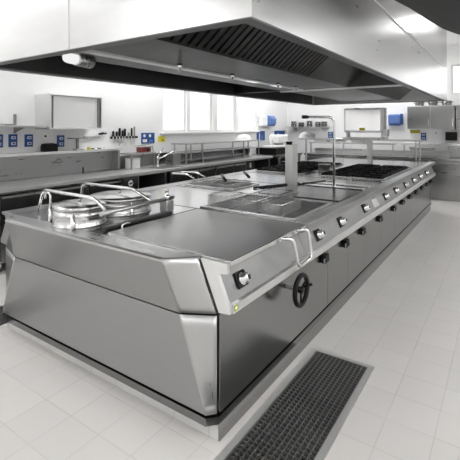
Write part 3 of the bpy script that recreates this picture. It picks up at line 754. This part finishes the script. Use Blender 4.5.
# black toaster box on the ledge
tb = root('toaster', (-4.98, 3.05, 1.2355), 'black toaster box on the ledge under the wall cupboard', 'toaster')
MB().prism([(2.965, 1.2365), (3.145, 1.2365), (3.145, 1.31), (3.13, 1.34), (2.98, 1.34), (2.965, 1.31)], 'x', -5.04, -4.92).build('body', BLK, tb, bevel=.006)
MB().box(-4.919, -4.912, 2.985, 3.125, 1.25, 1.305).build('front_panel', IRON, tb, bevel=.003)
MB().box(-5.0, -4.96, 3.0, 3.11, 1.3405, 1.347).build('slot', DARKN, tb)
wcd = root('wall_card', (XL, 3.06, 1.4), 'small white card with dark dot on the wall above the toaster', 'card')
MB().box(XL + .001, XL + .006, 3.03, 3.11, 1.395, 1.475).build('card', WHITE, wcd)
MB().box(XL + .0065, XL + .0075, 3.055, 3.085, 1.425, 1.45).build('print', BLK, wcd)

# tall wall utensil rail under the cupboard, with scale stand
ur = root('table_scale', (-4.98, 3.5, 1.2355), 'steel portion scale with flat top on the ledge under the wall cupboard', 'scale')
MB().box(-5.03, -4.93, 3.43, 3.55, 1.2365, 1.255).build('base', S, ur, bevel=.004)
MB().cyl((-4.98, 3.48, 1.255), (-4.98, 3.48, 1.395), .022, 16).build('column', SC, ur)
MB().box(-5.05, -4.91, 3.36, 3.60, 1.395, 1.408).build('platform', SC, ur, bevel=.003)
wr = root('wall_rail', (XL, 3.68, 1.41), 'short steel wall rail right of the portion scale', 'rail')
MB().box(XL + .001, XL + .03, 3.66, 3.93, 1.40, 1.425).build('rail', S, wr, bevel=.002)
hk = root('black_hook', (XL, 4.0, 1.46), 'small black wall hook between the cupboard and the knives', 'hook')
MB().cyl((XL + .001, 3.99, 1.465), (XL + .03, 3.99, 1.465), .014, 12).build('base', BLK, hk)
MB().tube([(XL + .02, 3.92, 1.455), (XL + .03, 4.05, 1.462)], .012, 8).build('arm', BLK, hk)
# small items on the ledge
single(MB().lathe((-4.95, 3.65, 1.2355), (0, 0, 1), [(.028, 0), (.032, .02), (.02, .034), (0, .035)], 16), 'sponge_pad', YEL, (-4.95, 3.65, 1.2355), 'small yellow sponge on the ledge beside the portion scale', 'sponge')
def paring(y, ang, lab):
    t = root('utensil', (-4.96, y, 1.2355), lab, 'utensil', 'utensils lying on the ledge')
    d = Vector((math.cos(ang) * .3, math.sin(ang), 0)); p = Vector((-4.96, y, 1.245))
    MB().tube([p - d * .07, p], .009, 8).build('handle', BLK, t)
    MB().tube([p, p + d * .08], .005, 6).build('blade', SP, t)
paring(3.74, 1.2, 'dark handled utensil lying on the ledge, left of two'); paring(3.86, 1.7, 'dark handled utensil lying on the ledge, right of two')

# magnetic knife rack and knives
kr = root('knife_rack', (XL, 4.43, 1.39), 'dark magnetic knife rack on the left wall', 'knife rack')
MB().box(XL + .001, XL + .02, 4.14, 4.70, 1.375, 1.41).build('bar', BLK, kr, bevel=.003)
KN = [(4.18, 1.50, 1.30, .011, 'leftmost of the row'), (4.245, 1.49, 1.31, .010, 'second from the left'), (4.305, 1.545, 1.25, .012, 'third from the left, long blade'), (4.365, 1.51, 1.29, .011, 'fourth from the left'),
      (4.412, 1.535, 1.25, .012, 'middle of the row with a tall black handle'), (4.49, 1.47, 1.34, .010, 'short one right of the middle'), (4.555, 1.545, 1.26, .009, 'second from the right'), (4.615, 1.57, 1.26, .008, 'rightmost of the row')]
for i, (y, zt, zbm, r, w) in enumerate(KN):
    t = root('kitchen_knife', (XL + .03, y, 1.39), 'kitchen knife on the magnetic rack, ' + w, 'knife', 'knives on the magnetic rack')
    x = XL + .0285
    MB().prism([(y - r * 1.5, 1.41), (y + r * 1.5, 1.41), (y + r * 1.8, zt - .01), (y + r * .6, zt), (y - r * 1.1, zt - .006)], 'x', x - .007, x + .008).build('handle', BLK if i not in (5, 7) else SC, t, bevel=.002)
    MB().prism([(y - r * 1.3, 1.4095), (y + r * 1.3, 1.4095), (y + r * 1.3, zbm + .05), (y, zbm), (y - r * 1.1, zbm + .03)], 'x', x - .001, x + .001).build('blade', SP, t)

# appliance corner under the knife rack
wb = root('white_box', (-4.9, 4.42, .9005), 'white plastic box on the left worktop below the knives', 'box')
MB().box(-4.97, -4.83, 4.33, 4.52, .9012, 1.05).build('body', WHITE, wb, bevel=.008)
MB().box(-4.975, -4.825, 4.325, 4.525, 1.051, 1.068).build('lid', WHITE, wb, bevel=.004)
sh2 = root('side_shelf', (-4.9, 4.55, 1.15), 'small steel shelf below the blue notice sign, on a slim post', 'shelf')
MB().box(XL + .03, -4.78, 4.28, 4.82, 1.13, 1.15).build('shelf_board', S, sh2, bevel=.003)
MB().box(-4.80, -4.78, 4.78, 4.80, .9005, 1.13).build('post', S, sh2)
MB().box(-4.80, -4.78, 4.29, 4.31, .9005, 1.13).build('post', S, sh2)
mxr = root('coffee_machine', (-4.9, 4.68, 1.1505), 'black and red countertop machine with steel top under the blue notice sign', 'machine')
MB().box(-4.99, -4.83, 4.58, 4.76, 1.151, 1.23).build('body', RED, mxr, bevel=.01)
MB().box(-5.0, -4.82, 4.56, 4.78, 1.2305, 1.262).build('top', SP, mxr, bevel=.004)
MB().lathe((-4.829, 4.68, 1.19), (1, 0, 0), [(.03, 0), (.03, .02), (0, .022)], 16).build('dial', BLK, mxr)
fc = root('sink_tap', (-4.85, 4.93, .9), 'chrome single lever mixer tap on the left worktop', 'tap')
MB().lathe((-4.85, 4.93, .9005), (0, 0, 1), [(.03, 0), (.03, .01), (.022, .015), (.02, .13), (.024, .135), (.024, .16), (0, .165)], 20).build('body', SP, fc)
MB().tube([(-4.85, 4.94, 1.02), (-4.70, 5.16, 1.14), (-4.68, 5.19, 1.11)], .013, 10, .03, 5).build('spout', SP, fc)
MB().tube([(-4.85, 4.93, 1.06), (-4.88, 5.1, 1.20)], .008, 8).build('lever', SP, fc)
hs = single(MB().tube([(-5.06, 4.78, 1.06), (-5.06, 4.90, 1.26), (-5.06, 5.02, 1.24), (-5.06, 5.04, 1.101)], .008, 8, .08, 6), 'hose', SC, (-5.06, 4.9, 1.1), 'thin grey hose curving on the wall behind the mixer tap', 'hose')
sk = root('sink_basin', (-4.75, 5.05, .9), 'shallow steel sink basin set in the left worktop', 'sink')
MB().box(-4.76, -4.46, 4.64, 5.15, .9003, .905).build('rim', SP, sk, bevel=.002)
MB().box(-4.74, -4.48, 4.66, 5.13, .9052, .906).build('basin', SC, sk)
bw = single(MB().box(-4.93, -4.74, 5.20, 5.40, .9005, 1.09), 'utensil_box', SC, (-4.83, 5.3, .9005), 'square steel container on the worktop left of the bridge shelf', 'container', bevel=.005)

# ------------------------------------------------------------------ back left: slicer table
wt = root('prep_table', (-4.7, 9.1, 0), 'dark steel prep table in the back left corner', 'table')
MB().box(-5.08, -4.30, 8.35, 9.56, .86, .90).build('top', SC, wt, bevel=.003)
MB().box(-5.05, -4.35, 8.40, 9.52, .30, .32).build('lower_shelf', SC, wt)
for x in (-5.04, -4.36):
    for y in (8.40, 9.50): MB().box(x - .02, x + .02, y - .02, y + .02, 0, .86).build('leg', S, wt)
bo = root('under_counter_oven', (-4.7, 8.9, .32), 'black oven on the lower shelf of the prep table', 'oven')
MB().box(-5.0, -4.42, 8.5, 9.4, .3205, .80).build('body', BLK, bo, bevel=.01)
MB().box(-4.419, -4.40, 8.55, 9.35, .36, .72).build('door', IRON, bo, bevel=.005)
MB().tube([(-4.40, 8.6, .74), (-4.375, 8.6, .74), (-4.375, 9.3, .74), (-4.40, 9.3, .74)], .008, 8).build('handle', S, bo)
mb_ = root('equipment_stand', (-4.75, 8.9, .9), 'black box stand under the white slicer', 'stand')
MB().box(-5.0, -4.45, 8.42, 9.40, .9005, 1.06).build('body', BLK, mb_, bevel=.01)
MB().box(-4.449, -4.44, 8.5, 9.3, .93, 1.03).build('front_panel', IRON, mb_)
sl = root('meat_slicer', (-4.7, 8.8, 1.06), 'white meat slicer with round guard on the black stand', 'slicer')
MB().box(-4.85, -4.52, 8.46, 9.22, 1.0605, 1.12).build('base', WHITE, sl, bevel=.02)
MB().lathe((-4.68, 8.60, 1.23), (1, .3, 0), [(.02, -.02), (.12, -.015), (.12, .015), (.02, .02)], 28).build('blade_guard', WHITE, sl)
MB().box(-4.82, -4.54, 8.72, 9.24, 1.17, 1.37).build('carriage', WHITE, sl, bevel=.04)
MB().box(-4.74, -4.62, 8.85, 9.1, 1.12, 1.17).build('neck', SC, sl)
MB().tube([(-4.68, 8.55, 1.33), (-4.66, 8.62, 1.40)], .02, 10).build('handle', WHITE, sl)

def dispenser(loc, lab, back):
    t = root('towel_dispenser', loc, lab, 'dispenser', 'blue towel dispensers')
    x, y, z = loc
    if back:
        MB().box(x - .16, x + .12, YB - .16, YB - .001, z - .11, z + .13).build('shell', LBLUE, t, bevel=.035)
        MB().box(x + .121, x + .16, YB - .17, YB - .001, z - .12, z + .14).build('side_cap', BLUE, t, bevel=.01)
        MB().box(x - .14, x + .1, YB - .15, YB - .04, z - .14, z - .1105).build('outlet', BLUE, t, bevel=.004)
    else:
        MB().box(XL + .001, XL + .10, y - .32, y + .02, z - .13, z + .13).build('back_shell', WHITE, t, bevel=.03)
        MB().prism([(XL + .001, z - .13), (XL + .16, z - .13), (XL + .20, z - .05), (XL + .20, z + .06), (XL + .15, z + .14), (XL + .001, z + .14)], 'y', y + .021, y + .30).build('shell', LBLUE, t, bevel=.03)
        MB().box(XL + .02, XL + .14, y + .301, y + .34, z - .09, z + .1).build('side_cap', BLUE, t, bevel=.02)
dispenser((XL, 9.0, 1.71), 'blue and white towel dispenser on the left wall beyond the windows', False)
dispenser((-2.19, YB, 1.735), 'blue towel dispenser on the back wall right of the salamander grill', True)

# ------------------------------------------------------------------ back wall row
bc = root('back_worktop', (-2.0, 9.95, .86), 'stainless worktop along the back wall', 'worktop')
MB().box(-4.25, .9, 9.55, YB - .003, .855, .895).build('top', SD, bc, bevel=.003)
MB().box(-4.25, .9, YB - .03, YB - .003, .895, 1.0).build('upstand', S, bc)
BC = [(-4.22, -3.5), (-3.49, -2.8), (-2.79, -2.1), (-2.09, -1.37), (-1.36, -.62), (-.61, .13), (.14, .87)]
nm = ['leftmost of the back row', 'second from the left in the back row', 'behind the salamander grill, third in the back row', 'behind the far end of the cooking island',
      'first right of the island end', 'cut by the right picture edge', 'rightmost of the back row, outside the picture']
for i, (a, b) in enumerate(BC[:6]):
    t = root('base_cabinet', ((a + b) / 2, 9.9, 0), 'steel base cabinet under the back worktop, ' + nm[i], 'cabinet', 'stainless base cabinets under the back worktop')
    MB().box(a, b, 9.605, YB - .02, .1, .854).build('body', SC, t)
    MB().box(a + .02, b - .02, 9.66, YB - .06, 0, .0995).build('kick_plate', SC, t)
    d = MB().box(a + .006, b - .006, 9.582, 9.604, .115, .825).build('door', SC, t, bevel=.004)
    MB().box(a + .03, b - .03, 9.572, 9.5815, .79, .81).build('handle', S, d, bevel=.002)
# upper shelf on the back worktop
us = root('back_bridge_shelf', (-1.0, 9.9, .9), 'stainless bridge shelf on the right part of the back worktop', 'shelf')
MB().box(-1.95, .8, 9.68, 10.1, 1.165, 1.215).build('shelf_board', SP, us, bevel=.004)
MB().box(-1.90, .78, 9.72, 10.1, 1.02, 1.035).build('shelf_board', S, us)
for x in (-1.9, -1.02, .1): MB().box(x - .015, x + .015, 9.72, 9.75, .8955, 1.165).build('post', S, us)
us2 = root('back_bridge_shelf', (-3.3, 9.9, .9), 'stainless bridge shelf on the left part of the back worktop, behind the pipe', 'shelf')
MB().box(-4.2, -2.1, 9.72, 10.1, 1.15, 1.18).build('shelf_board', S, us2, bevel=.004)
for x in (-4.15, -3.3, -2.15): MB().box(x - .015, x + .015, 9.74, 9.77, .8955, 1.15).build('post', S, us2)
# trays and machines on the back row
def gn(x, y, z, w, h, lab, mat=S):
    t = root('food_container', (x, y, z), lab, 'container', 'steel food containers on the back row')
    MB().hexa([(x - w/2 + .02, y - .12, z), (x + w/2 - .02, y - .12, z), (x + w/2 - .02, y + .12, z), (x - w/2 + .02, y + .12, z)], [(x - w/2, y - .14, z + h), (x + w/2, y - .14, z + h), (x + w/2, y + .14, z + h), (x - w/2, y + .14, z + h)]).build('pan', mat, t)
    MB().box(x - w/2 - .01, x + w/2 + .01, y - .15, y + .15, z + h + .0005, z + h + .012).build('lid', SP, t, bevel=.003)
gn(-1.55, 9.9, 1.0355, .5, .06, 'dark steel food container on the lower back shelf, near the island end', SC)
gn(-.72, 9.9, 1.0355, .3, .07, 'steel food container on the lower back shelf under the black wall box')
gn(-3.9, 9.9, 1.1805, .35, .07, 'steel food container on the back shelf, leftmost of three')
gn(-3.45, 9.9, 1.1805, .3, .09, 'steel food container on the back shelf, middle of three')
gn(-2.95, 9.9, 1.1805, .35, .07, 'steel food container on the back shelf, rightmost of three')
# back wall cupboards
def bcup(x0, x1, lab, n):
    t = root('wall_cupboard', ((x0 + x1) / 2, YB, 1.5), lab, 'cupboard', 'stainless cupboards on the back wall')
    MB().box(x0, x1, 10.0, YB - .002, 1.51, 2.04).build('body', S, t, bevel=.004)
    w = (x1 - x0) / n
    for i in range(n):
        d = MB().box(x0 + i * w + .012, x0 + (i + 1) * w - .006, 9.978, 9.999, 1.53, 2.02).build('door', SC, t, bevel=.003)
        MB().box(x0 + (i + 1) * w - .04, x0 + (i + 1) * w - .025, 9.965, 9.9775, 1.58, 1.74).build('handle', SP, d)
bcup(-1.89, -.93, 'large two-door stainless cupboard on the back wall right of the hood end', 2)
bcup(-.90, .1, 'stainless wall cupboard cut by the right picture edge', 2)
# pots on the cupboard
for i, x in enumerate((-1.65, -1.37, -1.09)):
    t = root('cooking_pot', (x, 10.12, 2.0405), 'steel pot on top of the back wall cupboard, ' + ('left', 'middle', 'right')[i] + ' of three', 'pot', 'pots on the back cupboard')
    MB().lathe((x, 10.12, 2.0405), (0, 0, 1), [(.09, 0), (.095, .01), (.095, .09), (.1, .092), (.1, .1)], 24).build('pan', SC, t)
    MB().lathe((x, 10.12, 2.141), (0, 0, 1), [(.098, 0), (.06, .012), (.01, .016), (.01, .03), (.02, .034), (0, .04)], 24).build('lid', SP, t)
    for s_ in (-1, 1): MB().tube([(x + s_ * .09, 10.09, 2.11), (x + s_ * .125, 10.1, 2.115), (x + s_ * .125, 10.14, 2.115), (x + s_ * .09, 10.15, 2.11)], .006, 8).build('handle', BLK, t)
single(MB().box(-1.88, -1.66, YB - .008, YB - .001, 1.415, 1.49), 'yellow_sign', OLV, (-1.77, YB, 1.42), 'dull yellow sign on the back wall under the large cupboard', 'sign')
bb = root('black_wall_box', (-1.02, YB, 1.25), 'black wall mounted box under the back cupboard', 'wall box')
MB().box(-1.13, -.90, YB - .12, YB - .001, 1.26, 1.45).build('body', BLK, bb, bevel=.008)
MB().box(-1.08, -.96, YB - .09, YB - .02, 1.4505, 1.47).build('paper', WHITE, bb)
single(MB().box(-1.34, -1.31, YB - .02, YB - .001, 1.40, 1.44), 'wall_switch', SC, (-1.325, YB, 1.42), 'tiny grey wall switch between socket and black box', 'switch')
# wall shelf with glassware at the back left
rk = root('wall_shelf', (-4.4, 10.1, 1.56), 'wire-thin steel wall shelf with clear containers on the back wall', 'shelf')
MB().box(-4.98, -3.85, 10.0, YB - .002, 1.545, 1.565).build('shelf_board', S, rk, bevel=.002)
for x in (-4.8, -4.0): MB().prism([(10.02, 1.544), (YB - .002, 1.544), (YB - .002, 1.44)], 'x', x - .008, x + .008).build('bracket', S, rk)
for i, x in enumerate((-4.82, -4.60, -4.36, -4.12, -3.95)):
    h = (.14, .11, .15, .12, .13)[i]; r = .075
    t = root('clear_container', (x, 10.15, 1.5655), 'clear plastic container on the back wall shelf, %s from the left' % ('first', 'second', 'third', 'fourth', 'last')[i], 'container', 'clear containers on the back wall shelf')
    MB().lathe((x, 10.15, 1.5656), (0, 0, 1), [(r * .9, 0), (r, .01), (r, h), (r * .94, h), (r * .92, .015), (0, .012)], 20).build('jar', GLASS_M, t)
    MB().lathe((x, 10.15, 1.5660 + h), (0, 0, 1), [(r * 1.02, 0), (r * 1.02, .014), (0, .016)], 20).build('lid', SC, t)
single(MB().box(-4.49, -4.26, YB - .02, YB - .001, 1.325, 1.36), 'magnetic_strip', BLK, (-4.37, YB, 1.34), 'short black strip on the back wall below the glass shelf', 'strip', bevel=.002)

# ------------------------------------------------------------------ camera, world, view
cam = bpy.data.cameras.new('camera'); co = bpy.data.objects.new('camera', cam); COL.objects.link(co)
cam.sensor_width = 36; cam.lens = 36 * 404 / 460; cam.sensor_fit = 'HORIZONTAL'
cam.shift_y = (127 - 230) / 460
cam.clip_start = .02
co.location = (0, 0, 1.56); co.rotation_euler = (PI / 2, 0, .600)
scn.camera = co
w = bpy.data.worlds.new('world'); scn.world = w; w.use_nodes = True
w.node_tree.nodes['Background'].inputs['Color'].default_value = (1, 1, 1, 1)
w.node_tree.nodes['Background'].inputs['Strength'].default_value = .8
scn.view_settings.view_transform = 'Standard'; scn.view_settings.look = 'None'
scn.view_settings.gamma = 1; scn.view_settings.exposure = 0.70; scn.view_settings.use_curve_mapping = False
scn.cycles.max_bounces = 8
for o in bpy.data.objects:
    if '_o' in o: del o['_o']
